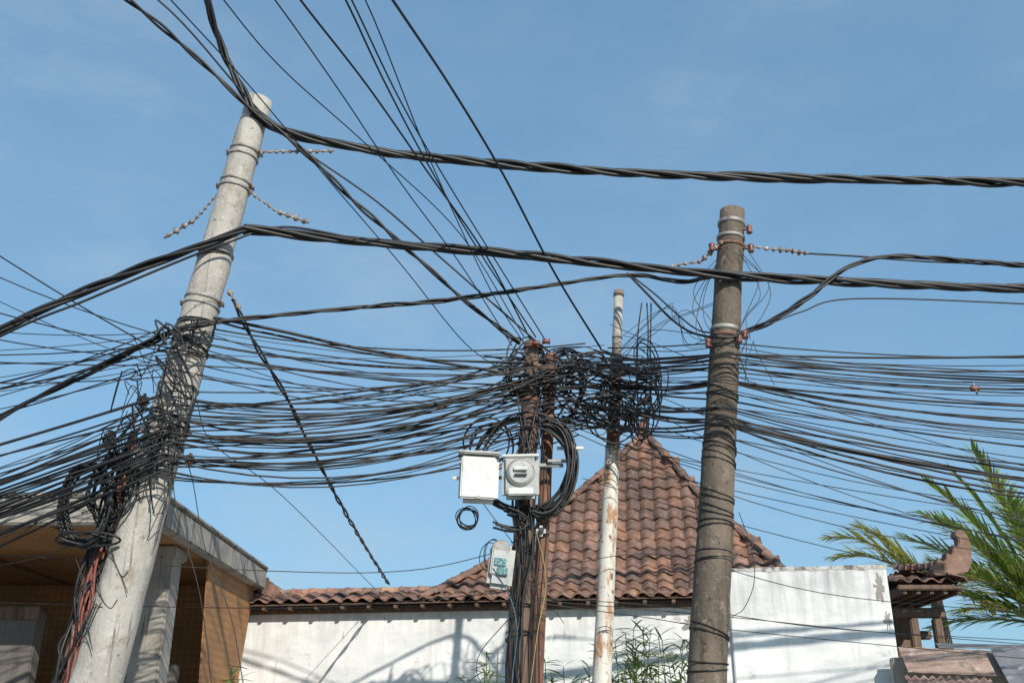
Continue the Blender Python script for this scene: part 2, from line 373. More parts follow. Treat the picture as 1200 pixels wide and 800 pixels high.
C.px([(-200,640,8.2),(0,492,8.2),(120,425,8.2),(230,378,8.25),(300,388,8.6),(460,418,8.9),(620,425,9.4)],.011)
C=Cables("power_cable_bundle",M_cable,res=2)
C.twist([(868,391,8.9),(905,376,8.85),(945,350,8.8),(985,318,8.8),(1030,302,8.8),(1090,302,8.8),(1200,311,8.9),(1500,330,9)],3,.013,.015,.9)
C.px([(945,297,9.0),(1000,300,8.95),(1080,306,8.9),(1200,312,8.95),(1500,335,9)],.010)
C.px([(740,323,9.4),(768,345,9.3),(790,365,9.2),(815,385,9.0),(835,390,8.8),(868,392,8.85),(900,380,8.8),(940,365,8.8),(1000,350,8.8),(1200,356,8.8),(1500,375,8.9)],.008)
C.px([(735,320,9.4),(762,348,9.3),(785,372,9.2),(812,390,9.0),(850,396,8.8),(872,390,8.85)],.012)
C=Cables("power_cable_bundle",M_cable,res=2)
C.twist([(272,350,8.4),(300,405,8.6),(330,455,8.9),(370,535,9.6),(410,610,11),(455,684,14.1)],2,.011,.012,.7)
C=Cables("overhead_drop_cable",M_cable)
for l,r in [
 ([(420,-60,4.6),(460,0,5.2),(530,105,6.6),(590,205,7.8),(650,320,8.9),(704,408,9.6)],.0115),
 ([(360,-80,4.6),(405,0,5.4),(450,95,6.4),(500,190,7.6),(560,292,8.7),(628,395,9.5)],.008),
 ([(366,-90,4.6),(412,0,5.4),(470,120,6.6),(525,215,7.8),(590,320,8.9),(640,400,9.5)],.007),
 ([(296,-80,4.6),(352,0,5.4),(430,100,6.5),(500,200,7.6),(570,300,8.7),(622,398,9.5)],.009),
 ([(250,-90,4.6),(322,0,5.4),(400,110,6.5),(470,215,7.6),(540,310,8.7),(600,405,9.5)],.006),
 ([(120,-90,4.8),(200,0,5.6),(290,98,6.6),(380,205,7.7),(470,310,8.8),(545,402,9.5),(600,440,9.6)],.0055),
 ([(220,-60,5),(262,0,5.6),(330,80,6.4),(430,170,7.6),(540,275,8.7),(615,396,9.5)],.0055),
 ([(380,-60,5),(428,0,5.6),(505,190,7.4),(575,340,8.9),(616,405,9.5)],.0055)]:
    C.px(l,r)
# ---------------------------------------------------------------- telecom lines, mess
T=Cables("telecom_cables",M_cable); G=Cables("telecom_cables",M_cable2)
def pick(): return T if random.random()<.75 else G
def poleX(y): return 112+(304-112)*(800-y)/682
for i in range(50):
    t=(i+R(0,1))/50
    yl=540+t*112; yp=462+t*100+R(-9,9); yc=412+t*92+R(-12,12); xe=R(600,700)
    rr=random.choice([.0045,.0055,.0065,.008,.009])
    Yp=8.5+random.choice([-1,-1,1])*R(.2,.42)
    pick().spans([(-320,yl+R(50,110),R(7.6,8.6)),(poleX(yp)+R(-15,15),yp,Yp),(xe,yc,R(9.3,9.9))],[R(.03,.22),R(.03,.36)],rr)
for i in range(13):
    yl=R(378,520); yp=R(378,440)
    pick().spans([(-320,yl+R(-10,50),R(7.8,9)),(poleX(yp),yp,8.5+random.choice([-.22,.22])),(R(600,720),R(402,450),R(9.3,9.9))],[R(.03,.2),R(.03,.3)],random.choice([.0035,.0045,.006,.008]))
for (yl,r_) in ((262,.007),(283,.0055),(300,.004),(335,.006),(352,.0055),(372,.004),(470,.006)): # lines rising to the upper left
    y0=yl-(395-yl)*1.2
    pick().spans([(-320,y0-R(0,40),R(7.6,8.2)),(poleX(400)+R(-60,-5),R(378,425),R(8.2,8.3)),(R(600,700),R(415,470),9.6)],[R(.1,.25),R(.05,.35)],r_)
tg=[403,405,408,411,420,431,433,436,440,449,460,464,470,478,480,483,492,500,508,514,520,528,536,543,545,547,550,552,554,575,600]
for y1 in tg:
    for k in range(random.choice([1,1,2])):
        y=y1+R(-3,3); y0=404+(y1-400)*.42+R(-8,14); ym=y0+(y-y0)*.25
        th=.011 if y1 in(405,433,464,480,543,547,550,552) else random.choice([.0045,.0055,.007,.009])
        pick().spans([(R(620,740),y0+R(-8,12),R(9.3,9.9)),(848,ym+R(-5,5),9.0+random.choice([-.24,.24])),(1500,y+(y-ym)*.8,R(8.6,9.6))],[R(.01,.12),R(.02,.3)],th)
for (a,b_,s_) in ((420,640,.3),(455,620,.5),(380,560,.3),(520,600,.1),(560,690,.2),(500,560,.5),(505,590,.6),(480,610,.4),(515,640,.15),(470,540,.5),(540,650,.1)):
    pick().spans([(R(650,720),a,9.6),(1500,b_+40,10)],s_,.0042,16)
for l in ([(630,703,9.4),(850,722,9.6),(1050,742,11),(1400,770,12)],[(630,700,9.4),(800,712,9.6),(1000,738,11),(1400,760,12)],
          [(630,706,9.4),(750,722,9.6),(900,742,10.5),(1400,790,12)],[(628,668,9.4),(780,650,9.7),(1000,700,10.5),(1400,730,12)],
          [(615,690,9.4),(520,700,9.7),(300,712,10),(-200,700,10)],[(610,640,9.4),(480,668,9.3),(300,668,9),(0,650,8.6),(-200,640,8.5)],
          [(150,560,8.4),(60,600,8.3),(0,640,8.3),(-150,690,8.2)],[(170,600,8.4),(80,640,8.3),(0,662,8.3),(-150,670,8.2)],
          [(210,520,8.4),(225,560,8.4),(240,640,8.4),(270,720,8.4),(285,800,8.4)],[(200,540,8.35),(208,600,8.3),(235,700,8.3),(250,820,8.3)],
          [(560,580,9.3),(620,680,9.3),(560,770,9.3),(575,820,9.3)],
          [(230,470,8.3),(250,520,9),(330,580,10),(440,690,14)]):
    T.px(l,.0042)
T.px([(866,600,8.8),(880,640,8.8),(884,680,8.8),(872,712,8.8),(858,722,8.8)],.0035)
# central tangle : irregular arcs hanging around the pole heads
K=Cables("cable_tangle",M_cable)
def blob(cx,cy,rx,ry,n,ths,Y0=9.3,Y1=9.9,flat=.8):
    for i in range(n):
        a=R(0,6.28); q=math.sqrt(random.random()); x,y=cx+rx*q*math.cos(a),cy+ry*q*math.sin(a); pts=[]; h=R(-.5,.5)+(math.pi if random.random()<.5 else 0)
        lim=R(.8,1.35)
        for k in range(random.randint(4,8)):
            pts.append((x,y,R(Y0,Y1))); h+=R(-.9,.9); s=R(14,34); x+=math.cos(h)*s*1.4; y+=math.sin(h)*s*flat
            dx,dy=(x-cx)/rx,(y-cy)/ry; dd=math.hypot(dx,dy)
            if dd>lim: x,y=cx+rx*dx/dd*lim,cy+ry*dy/dd*lim; h=math.atan2(cy-y,cx-x)+R(-.6,.6)
        K.px(pts,random.choice(ths),6)
blob(625,445,32,34,13,[.006,.008,.010]); blob(700,446,58,26,12,[.006,.008,.010,.012],flat=.45); blob(730,480,34,22,6,[.008,.011]); blob(670,428,92,20,15,[.006,.009],flat=.3)
blob(680,490,66,10,7,[.005,.007],flat=.4); blob(758,440,14,44,4,[.005,.007])
def loops(c,cx,cy,rx,ry,Y,n,r,jit=6,tilt=0,parts=1.0):
    for i in range(n):
        a0=R(0,6.28) if parts==1 else -1.6; ox,oy=cx+R(-jit,jit),cy+R(-jit,jit); sx,sy=rx+R(-jit,jit),ry+R(-jit,jit); pts=[];m_=18
        yy=Y+R(-.08,.08); tt=tilt+R(-.15,.15)
        for k in range(int(m_*parts)+1):
            a=a0+2*math.pi*k/m_
            u,v_=sx*math.cos(a)*(1+.04*math.sin(3*a+i)),sy*math.sin(a)
            pts.append((ox+u*math.cos(tt)-v_*math.sin(tt),oy+u*math.sin(tt)+v_*math.cos(tt),yy+.05*math.sin(a+i)))
        c.px(pts,r,3)
loops(K,614,548,55,56,9.4,7,.011,5,.1); loops(K,640,548,31,54,9.35,13,.013,4,.1,.6)
loops(K,572,520,22,26,9.4,3,.009,5,.4); loops(K,590,608,28,10,9.3,5,.011,3,.2,.6)
loops(K,548,607,11,12,9.3,7,.005,2); loops(K,575,650,10,16,9.3,3,.004,3)
for (cx,cy,rx,ry,tl,n,r) in ((742,456,28,30,.1,3,.009),(688,460,36,20,.5,5,.010),(752,428,18,20,-.3,2,.007),(755,490,8,28,0,4,.008),(655,455,20,38,.2,6,.011),(680,432,30,18,-.4,4,.009),(716,486,28,18,.5,4,.009),(664,484,26,12,.1,3,.008),(772,455,12,26,.1,2,.006),(612,430,12,28,.1,4,.008)):
    loops(K,cx,cy,rx,ry,R(9.45,9.8),n,r,8,tl)
for i in range(7): # wires around white pole top and towards right pole
    T.px([(R(722,735),R(370,420),9.7),(R(755,790),R(350,400),9.6),(R(790,815),R(360,410),9.4),(R(828,845),R(320,410),9.0)],random.choice([.003,.004,.005]))
for i in range(4):
    T.px([(R(838,855),R(290,310),8.85),(R(812,832),R(330,370),8.9),(R(815,835),R(370,400),8.9),(R(835,850),R(390,410),8.8)],.0035)
    T.px([(R(865,875),R(290,300),8.85),(R(885,905),R(320,350),8.8),(R(870,900),R(350,385),8.8),(R(860,880),R(390,400),8.8)],.0035)
for x in (752,758,763): K.px([(x,355,9.6),(x+R(-4,4),385,9.6),(x+R(-6,6),410,9.6),(x+R(-6,4),450,9.6),(x-4,510,9.6)],.008)
# cables going down the timber pole
for i in range(15):
    x0=R(600,645); pts=[(x0,R(440,510),9.35)]; off=R(-13,26)
    for y in (540,590,640,700,760,830,880):
        cx=624-(y-402)*.045; pts.append((cx+off+R(-6,6),y+R(-8,8),R(9.25,9.34) if abs(off)<12 else 9.42))
    K.px(pts,random.choice([.005,.007,.010]))
KB=Cables("blue_drop_wire",surf("blue_wire",(.05,.12,.18),(.08,.17,.25),4,rough=.5)); KB.px([(578,665,9.05),(598,700,9.1),(606,740,9.1),(600,800,9.1),(604,860,9.1)],.004)
KY=Cables("yellow_drop_wire",surf("yellow_wire",(.28,.24,.10),(.38,.33,.15),4,rough=.5)); KY.px([(628,620,9.1),(640,680,9.15),(630,740,9.15),(618,830,9.15)],.004)
coilwrap(K,qt,560,575,3,.007); coilwrap(K,qt,640,655,3,.007); coilwrap(K,qt,700,708,2,.006); coilwrap(K,qt,740,750,2,.006)
for (y0,y1,n) in ((516,546,5),(575,604,5),(612,622,2),(645,670,3),(735,745,2),(772,790,2),(455,470,2)): coilwrap(K,qr,y0,y1,n,.006,.006)
for (y0,y1,n) in ((296,302,2),(376,386,3),(405,412,3),(486,500,5),(515,520,2)): coilwrap(K,ql,y0,y1,n,.006,.008)
# tangle at left pole
for i in range(30):
    y=R(385,540); x=poleX(y)+R(-60,18); pts=[]
    for k in range(random.randint(4,6)):
        pts.append((x,y,R(8.1,8.3))); y=min(600,max(375,y+R(-50,60))); x=min(poleX(y)+22,max(poleX(y)-72,x+R(-32,26)))
    K.px(pts,random.choice([.004,.0055,.007,.009]))
K2=Cables("cable_coil",M_cable,res=2)
loops(K2,103,590,27,46,8.3,12,.011,5,.15); loops(K2,130,575,24,38,8.35,9,.009,5,.3); loops(K2,100,632,34,8,8.3,3,.01,4)
for i in range(20):
    pts=[(R(135,165),R(505,560),8.5)]
    for y in (600,650,700,760,820,900):
        cx=158-(y-505)*.285; pts.append((cx+R(-16,16),y+R(-6,6),R(8.35,8.6)))
    (K if i%3 else G).px(pts,random.choice([.006,.009,.012]))
RC=Cables("red_conduit_cable",M_redc)
for i in range(7):
    pts=[]
    for y in (515,560,610,660,710,760,830,900):
        cx=160-(y-505)*.285; pts.append((cx+R(-8,8),y,R(8.38,8.5)))
    RC.px(pts,.011)
for i in range(28): # loose tails
    x,y=random.choice([(R(600,770),R(470,500)),(R(150,215),R(480,560)),(R(590,640),R(600,700)),(R(855,885),R(390,400)),(R(80,140),R(640,720))])
    Y=8.3 if x<400 else 9.35; s=R(-20,20)
    T.px([(x,y,Y),(x+s*.4,y+R(12,25),Y),(x+s,y+R(25,45),Y),(x+s*1.5,y+R(20,60),Y)],.0035)
e=empty("line_spacer"); p=at(1142,455,9); pipe("spool",[p+Vector((-.04,0,0)),p+Vector((-.02,0,0)),p+Vector((.02,0,0)),p+Vector((.04,0,0))],[.02,.028,.016,.025],M_redporc,e,10)
pipe("hook",[p+Vector((0,0,.06)),p,p+Vector((.02,0,-.06))],[.008,.01,.008],M_galv,e,8)

# ---------------------------------------------------------------- tiled house
HS=empty("tiled_roof_house")
A0=at(278,705,14.7); B0=at(1042,700,13.4); A=Vector((A0.x,A0.y,0)); B=Vector((B0.x,B0.y,0))
U=(B-A).normalized(); Nn=Vector((-U.y,U.x,0))
def W(u,d,z): return A+U*u+Nn*d+Vector((0,0,z))
LEN=(B-A).length
rotW=Matrix((( U.x,Nn.x,0),(U.y,Nn.y,0),(0,0,1)))
def wbox(name,u0,u1,d0,d1,z0,z1,mat,parent=HS,bev=.012):
    return box(name,W((u0+u1)/2,(d0+d1)/2,(z0+z1)/2),(u1-u0,d1-d0,z1-z0),mat,parent,rotW,bev)
def u_at(px,py,d=0):
    q=at(px,py,10)-Vector((0,0,CAMZ)); o=A+Nn*d
    det=q.x*(-U.y)-q.y*(-U.x); t=(o.x*(-U.y)-o.y*(-U.x))/det
    pt=q*t; return (pt-o).dot(U), pt.z+CAMZ
uP,zP=u_at(853,668,0); zPar=zP
wbox("front_wall",0,uP,0,.18,0,3.40,M_wall)
wbox("parapet_wall",uP-.02,LEN,-.06,.16,0,zPar,M_wall)
# rough mortar capping with an uneven edge
V=[];Fc=[];n=60
for i in range(n+1):
    u=uP-.03+(LEN+.015-uP+.03)*i/n; h1=.018+.016*mnoise.noise(Vector((u*3,0,1)))+.008*mnoise.noise(Vector((u*14,3,1))); lo=-.012+.03*mnoise.noise(Vector((u*5,7,2)))
    V+=[W(u,-.066,zPar-.02+lo),W(u,-.070,zPar+h1),W(u,.17,zPar+h1+.006),W(u,.175,zPar-.02)]
for i in range(n):
    for k in range(3): a=i*4+k; Fc.append((a,a+4,a+5,a+1))
Fc+=[(0,1,2,3),(n*4+3,n*4+2,n*4+1,n*4)]
meshobj("parapet_capping",V,Fc,M_copdirt,HS)
wbox("side_wall",LEN-.20,LEN-.02,.17,4.6,0,3.4,M_cement)
wbox("rear_wall",0,LEN-.25,4.6,4.78,0,3.4,M_wall)
wbox("left_wall",0.0,.18,.2,4.55,0,3.4,M_wall)
wbox("eave_beam",-.05,uP-.04,-.06,-.005,3.31,3.38,M_wood)
def patch(u0,u1,z0_,z1_,d,mat,nm="exposed_render"):
    V=[];n=34; ph=R(0,9)
    for k in range(n):
        an=2*math.pi*k/n; rr=.7+.9*mnoise.noise(Vector((math.cos(an)*2.5+ph,math.sin(an)*2.5,ph)))
        V.append(W((u0+u1)/2+(u1-u0)/2*math.cos(an)*rr,d,(z0_+z1_)/2+(z1_-z0_)/2*math.sin(an)*rr))
    meshobj(nm,V,[tuple(range(n))],mat,HS)
patch(LEN-.20,LEN-.03,3.32,zPar-.06,-.064,M_cement); patch(LEN-.12,LEN-.025,2.95,3.22,-.064,M_cement)
patch(uP-.7,uP-.35,3.0,3.2,-.004,M_cement); patch(uP-.95,uP-.75,2.6,2.75,-.004,M_cement)
# tiles ----------------------------------------------------------
TV=[];TF=[];TT=[]
PAL=[(.24,.12,.078),(.28,.14,.088),(.18,.10,.07),(.15,.088,.07),(.34,.175,.11),(.23,.13,.10),(.29,.165,.125),(.13,.08,.066),(.21,.105,.068),(.17,.10,.08)]
def tile(o,ux,vy,w,l,nz,wave=.028,th=.018,tint=None):
    c=tint or random.choice(PAL); j=R(.75,1.22); c=tuple(x*j for x in c)
    k0=len(TV); n=9; ang=R(-.05,.05)
    ux=(ux+vy*ang).normalized(); lift=R(0,.012)
    for row,(t,h) in enumerate(((0,.034+lift),(.5,.02),(1,.0))):
        for i in range(n):
            s=i/(n-1)-.5
            hh=wave*math.cos(s*2*math.pi*1.0+1.0)+h
            TV.append(o+ux*(s*w*1.08)+vy*(t*l)+nz*hh); TT.append(c)
    for i in range(n):
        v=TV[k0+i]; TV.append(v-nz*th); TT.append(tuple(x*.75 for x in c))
    for row in range(2):
        for i in range(n-1):
            a=k0+row*n+i; TF.append((a,a+1,a+n+1,a+n))
    for i in range(n-1):
        a=k0+i; b2=k0+3*n+i; TF.append((b2,b2+1,a+1,a))
def capt(p,q,r=.085,tint=None,flat=1.0):
    c=tint or random.choice(PAL+[(.38,.23,.17),(.34,.20,.14)]); j=R(.8,1.2); c=tuple(x*j for x in c)
    d=(q-p).normalized(); x=d.cross(Vector((0,0,1))).normalized(); up=x.cross(d).normalized()
    k0=len(TV); n=9
    for (pp,rr) in ((p,r*1.12),(p+(q-p)*.12,r*1.12),(p+(q-p)*.14,r),(q+(q-p)*.08,r*.92)):
        for i in range(n):
            a=math.pi*(i/(n-1))*1.1-.05*math.pi
            TV.append(pp+x*math.cos(a)*rr+up*math.sin(a)*rr*flat); TT.append(c)
    for row in range(3):
        for i in range(n-1):
            a=k0+row*n+i; TF.append((a,a+n,a+n+1,a+1))
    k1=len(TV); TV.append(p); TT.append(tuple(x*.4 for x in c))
    for i in range(n-1): TF.append((k1,k0+i,k0+i+1))
rows=[(690,492,930,14.0),(665,558,905,14.45),(635,612,874,14.9),(598,652,832,15.35),(560,700,800,15.75),(535,728,778,16.0),(517,747,762,16.18)]
prof=[]
for (py,l,r,Y) in rows:
    a=at(l,py,Y);b_=at(r,py,Y); z=(a.z+b_.z)/2
    ua=(a-A).dot(U); ub=(b_-A).dot(U); d=((at((l+r)/2,py,Y))-A).dot(Nn)
    prof.append((ua,ub,d,z))
prof[0]=(prof[0][0],prof[0][1],-.22,3.42)
def pf(v):
    x=v*(len(prof)-1); i=min(int(x),len(prof)-2); t=x-i
    return tuple(prof[i][k]*(1-t)+prof[i+1][k]*t for k in range(4))
dApex=prof[-1][2]+.12
sm=[pf(i/200) for i in range(201)]; acc=[0]
for i in range(1,201): acc.append(acc[-1]+math.hypot(sm[i][2]-sm[i-1][2],sm[i][3]-sm[i-1][3]))
def atlen(s):
    for i in range(1,201):
        if acc[i]>=s:
            t=(s-acc[i-1])/(acc[i]-acc[i-1]+1e-9); return tuple(sm[i-1][k]*(1-t)+sm[i][k]*t for k in range(4))
    return sm[-1]
def clipped(u,d): return u>uP-.05 and d<.30   # the parapet stands here
RL=.235; TW=.215; nr=int(acc[-1]/RL)
for face in range(4):
    for i in range(nr+1):
        lo=atlen(i*RL); hi=atlen(min((i+1)*RL+.05,acc[-1]))
        dd,dz=hi[2]-lo[2],hi[3]-lo[3]; L=math.hypot(dd,dz)
        if L<.05: continue
        if face in(0,2):
            sgn=1 if face==0 else -1
            k=math.floor(lo[0]/TW)
            while k*TW<lo[1]:
                u=k*TW+TW/2
                if lo[0]-.02<u<lo[1]+.02:
                    dpos=lo[2] if face==0 else 2*dApex-lo[2]
                    if not clipped(u,dpos):
                        vy=(Nn*(sgn*dd)+Vector((0,0,dz))).normalized(); ux=U*sgn; nz=ux.cross(vy)
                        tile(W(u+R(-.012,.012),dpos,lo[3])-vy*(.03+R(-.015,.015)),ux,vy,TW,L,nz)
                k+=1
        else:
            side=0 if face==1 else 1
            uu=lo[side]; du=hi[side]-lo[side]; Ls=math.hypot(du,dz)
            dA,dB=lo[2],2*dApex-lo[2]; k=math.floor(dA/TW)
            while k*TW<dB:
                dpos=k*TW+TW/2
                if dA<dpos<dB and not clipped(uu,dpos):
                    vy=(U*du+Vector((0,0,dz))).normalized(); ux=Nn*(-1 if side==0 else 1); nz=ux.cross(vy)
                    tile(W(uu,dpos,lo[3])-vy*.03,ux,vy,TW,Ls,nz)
                k+=1
V=[];Fc=[]
for i in range(0,201,10):
    q=sm[i]; o=-.03; dF=max(q[2],-.2)
    uR=q[1] if q[2]>.3 else uP-.05
    V+= [W(q[0],dF,q[3]+o),W(uR,dF,q[3]+o),W(q[1],2*dApex-q[2],q[3]+o),W(q[0],2*dApex-q[2],q[3]+o)]
for i in range(20):
    for k in range(4):
        a=i*4+k;b2=i*4+(k+1)%4; Fc.append((a,b2,b2+4,a+4))
meshobj("roof_underlay",V,Fc,M_wood,HS)
for side in(0,1):
    for back in(0,1):
        s=0
        while s<acc[-1]-.05:
            a=atlen(s);b_=atlen(min(s+.22,acc[-1]))
            da,db=(a[2],b_[2]) if not back else (2*dApex-a[2],2*dApex-b_[2])
            if not clipped(a[side],da):
                capt(W(a[side],da,a[3]+.04),W(b_[side],db,b_[3]+.04),.075,flat=.9)
            s+=.22
uE=prof[0][0]+.5
vy0=(Nn*.9+Vector((0,0,.35))).normalized(); nz0=U.cross(vy0)
k=0
while k*TW<uE+.6:
    u=k*TW+.05
    tile(W(u,-.30,3.43+R(-.006,.006)),U,vy0,TW,.34,nz0); tile(W(u,-.02,3.53),U,vy0,TW,.30,nz0)
    k+=1
meshobj("eave_underlay",[W(-.05,-.26,3.42),W(uE+.6,-.26,3.42),W(uE+.6,.28,3.62),W(-.05,.28,3.62),W(uE+.6,.32,3.35),W(-.05,.32,3.35)],[(0,1,2,3),(3,2,4,5)],M_wood,HS)
s=-.1
while s<uE+.5:
    capt(W(s,.28,3.635+R(-.006,.006)),W(s+.27,.28,3.635),.07,(R(.28,.42),R(.17,.24),R(.12,.17))); s+=.27
s=uE
while s<uP-.1:
    tile(W(s,-.30,3.42),U,vy0,TW,.3,nz0); s+=TW
n=int(uP/.38)
for i in range(n):
    wbox("rafter",i*.38+.1,i*.38+.15,-.25,-.07,3.345,3.395,M_wood,bev=.004)
wbox("eave_batten",-.08,uP-.05,-.275,-.235,3.398,3.412,M_wood,bev=.003)
ap=W((prof[-1][0]+prof[-1][1])/2,dApex,prof[-1][3])
fin=pipe("roof_finial",[ap+Vector((0,0,z)) for z in(-.1,.03,.08,.12,.2,.26,.3,.42,.5)],[.2,.17,.10,.15,.13,.06,.09,.04,.01],M_tile,HS,16)
settint(fin,(.24,.11,.085))
PROF=[(-1.0,-.42),(-.78,-.22),(-.66,.02),(-.54,-.12),(-.40,-.05),(-.32,.24),(-.2,.10),(-.1,.22),(-.04,.52),(.08,.40),(.18,.56),(.2,.74),(.08,.84),(.12,1.0),(.28,1.08),(.46,1.0),(.58,.78),(.62,.45),(.58,.05),(.5,-.25),(.34,-.5),(-.2,-.62),(-.9,-.62)]
def ornament(name,p,dirx,h,tint,parent,th=.13):
    """Balinese swept ridge-end: serrated scroll cut from a thick clay plate"""
    bm=bmesh.new(); side=dirx.cross(Vector((0,0,1))).normalized()
    vs=[bm.verts.new(p+dirx*(x*h)+Vector((0,0,y*h))-side*th/2) for x,y in PROF]
    f=bm.faces.new(vs); r=bmesh.ops.extrude_face_region(bm,geom=[f])
    bmesh.ops.translate(bm,vec=side*th,verts=[v for v in r['geom'] if isinstance(v,bmesh.types.BMVert)])
    bmesh.ops.recalc_face_normals(bm,faces=bm.faces)
    bmesh.ops.bevel(bm,geom=bm.edges[:],offset=h*.03,segments=2,affect='EDGES')
    bmesh.ops.triangulate(bm,faces=[f for f in bm.faces if len(f.verts)>4])
    me=bpy.data.meshes.new(name); bm.to_mesh(me); bm.free(); me.materials.append(M_tile)
    o=link(bpy.data.objects.new(name,me),parent); settint(o,tint); return o
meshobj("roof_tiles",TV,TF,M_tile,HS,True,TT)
ornament("ridge_ornament",W(.34,.2,3.75),-U,.24,(.34,.18,.13),HS,.1)

# ---------------------------------------------------------------- left house (slab eaves with woven soffit)
LH=empty("concrete_eaves_house")
cx=-3.55; yf=10.0; yb=14.6; z0=3.66; z1=3.93
def b2(name,x0,x1,y0,y1,za,zb,mat,parent=LH,bev=.015): return box(name,Vector(((x0+x1)/2,(y0+y1)/2,(za+zb)/2)),(x1-x0,y1-y0,zb-za),mat,parent,bev=bev)
b2("front_fascia",-13,cx,yf,yf+.14,z0,z1,M_cement); b2("side_fascia",cx-.14,cx+.002,yf+.143,yb,z0,z1,M_cement)
b2("fascia_lip",-13,cx+.03,yf-.03,yf+.11,z1+.002,z1+.05,M_cement)
b2("side_lip",cx-.08,cx+.03,yf+.113,yb,z1+.002,z1+.05,M_cement)
b2("roof_slab",-13,cx-.145,yf+.145,yb+3,z0+.12,z1-.01,M_cement)
b2("woven_soffit",-13,cx-.15,yf+.15,yb,z0+.03,z0+.06,M_woven)
b2("column",cx-.62,cx-.27,11.3,11.65,0,z0+.025,M_cement,bev=.02)
b2("column_capital",cx-.66,cx-.23,11.26,11.69,z0-.12,z0+.02,M_cement,bev=.02)
# raked woven lining that drops from the side fascia down and inwards
V=[Vector((cx-.13,12.2,z0+.02)),Vector((cx-.13,yb-.1,z0+.02)),Vector((cx-.34,yb-.1,1.0)),Vector((cx-.34,13.3,1.0))]
meshobj("raked_woven_lining",V+[v+Vector((-.02,0,0)) for v in V],[(0,1,2,3),(7,6,5,4),(0,3,7,4),(1,0,4,5),(3,2,6,7),(2,1,5,6)],M_wovenS,LH)
b2("rear_wall",-13,cx-.4,yb-.3,yb,0,z0+.02,M_wovenF)
b2("grey_wall",-13,-5.35,11.6,11.8,0,3.0,M_darkcement)
b2("grey_wall_trim",-13,-5.33,11.56,11.59,2.9,3.05,M_wood)
b2("low_wall",-5.3,cx-.5,12.6,12.75,0,2.5,M_darkcement)
for i in range(10):
    b2("soffit_batten",cx-1.2-i*1.5,cx-1.16-i*1.5,yf+.17,yb-.35,z0+.005,z0+.028,M_wood,bev=.004)
# ---------------------------------------------------------------- right pavilion
PV=empty("garden_pavilion")
TV=[];TF=[];TT=[]
yE=14.2; e0=at(1047,682,yE); e1=at(1130,682,yE); ez=e0.z; x1=e1.x
dep=2.4
def xs(y): return at(1048,672,y).x
for i in range(5):
    y_=yE+i*.24; z_=ez+i*.055; xr=x1-i*.12
    x=xs(y_)
    while x<xr:
        vy=Vector((0,.24,.055)).normalized(); tile(Vector((x+TW/2,y_-.02,z_)),Vector((1,0,0)),vy,TW,.3,Vector((1,0,0)).cross(vy)); x+=TW
for i in range(4):
    xx=x1-i*.12; z_=ez+i*.055; y_=yE+i*.24
    while y_<yE+dep-i*.22:
        vy=Vector((-.2,0,.09)).normalized(); tile(Vector((xx,y_,z_)),Vector((0,1,0)),vy,TW,.27,Vector((0,1,0)).cross(vy)); y_+=TW
hp=[at(1050,667,14.9),at(1072,667,14.7),at(1095,664,14.5),at(1112,658,14.35)]
hp=cr(hp,3)
for i in range(len(hp)-1): capt(hp[i+1],hp[i],.08,(R(.24,.34),R(.13,.19),R(.09,.14)))
meshobj("pavilion_tiles",TV,TF,M_tile,PV,True,TT)
ornament("corner_ornament",at(1118,655,14.25),Vector((1,0,0)),.38,(.24,.145,.11),PV,.18)
xs0=at(1050,672,yE).x
b2("fascia",xs0,x1-.02,yE,yE+.05,ez-.10,ez-.03,M_wood,PV); b2("soffit",xs0+.1,x1-.05,yE+.06,yE+dep,ez-.05,ez-.02,M_wood,PV)
b2("side_fascia",x1-.045,x1,yE+.06,yE+dep,ez-.10,ez-.03,M_wood,PV)
for i in range(5): b2("rafter",xs0+.08+i*.19,xs0+.14+i*.19,yE+.055,yE+dep-.1,ez-.15,ez-.052,M_wood,PV,.004)
b2("tie_beam",xs0+.1,x1-.12,yE+.5,yE+.62,ez-.42,ez-.28,M_wood,PV); b2("tie_beam",xs0+.1,x1-.2,yE+.9,yE+1.02,ez-.68,ez-.56,M_wood,PV)
for xx in (xs0+.3,x1-.3): b2("post",xx,xx+.12,yE+.5,yE+.62,0,ez-.425,M_wood,PV)
b2("back_wall",xs0+.12,x1-.1,yE+1.6,yE+1.7,0,ez-.06,M_wood,PV)
# sheet-metal awnings bottom right
AW=empty("sheet_metal_awning")
def corr(name,p0,p1,drop,run,mat,wave,n):
    V=[];Fc=[]
    for i in range(n+1):
        t=i/n; w=wave*math.sin(i*math.pi/2)
        a=p0.lerp(p1,t)+Vector((0,0,w)); V+=[a,a+Vector((0,-run,-drop)),a+Vector((0,-run,-drop-.02))]
    for i in range(n):
        k=i*3; Fc+=[(k,k+1,k+4,k+3),(k+1,k+2,k+5,k+4)]
    return meshobj(name,V,Fc,mat,AW)
corr("brown_panel",at(1052,757,13.0),at(1166,762,13.0),.30,.22,M_sheet,.004,20)
corr("brown_lower_panel",at(1060,792,12.8),at(1160,794,12.8),.5,.6,M_sheet,.025,40)
corr("grey_panel",at(1160,759,12.9),at(1330,765,12.9),.5,.4,M_gsheet,.012,30)
corr("grey_flashing",at(1095,753,13.1),at(1300,757,13.1),.05,.12,M_gsheet,.0,6)
q=at(1060,800,12.6); b2("awning_support_wall",q.x+.05,q.x+2.6,13.05,13.15,0,at(1060,765,13.05).z-.05,M_cement,AW)

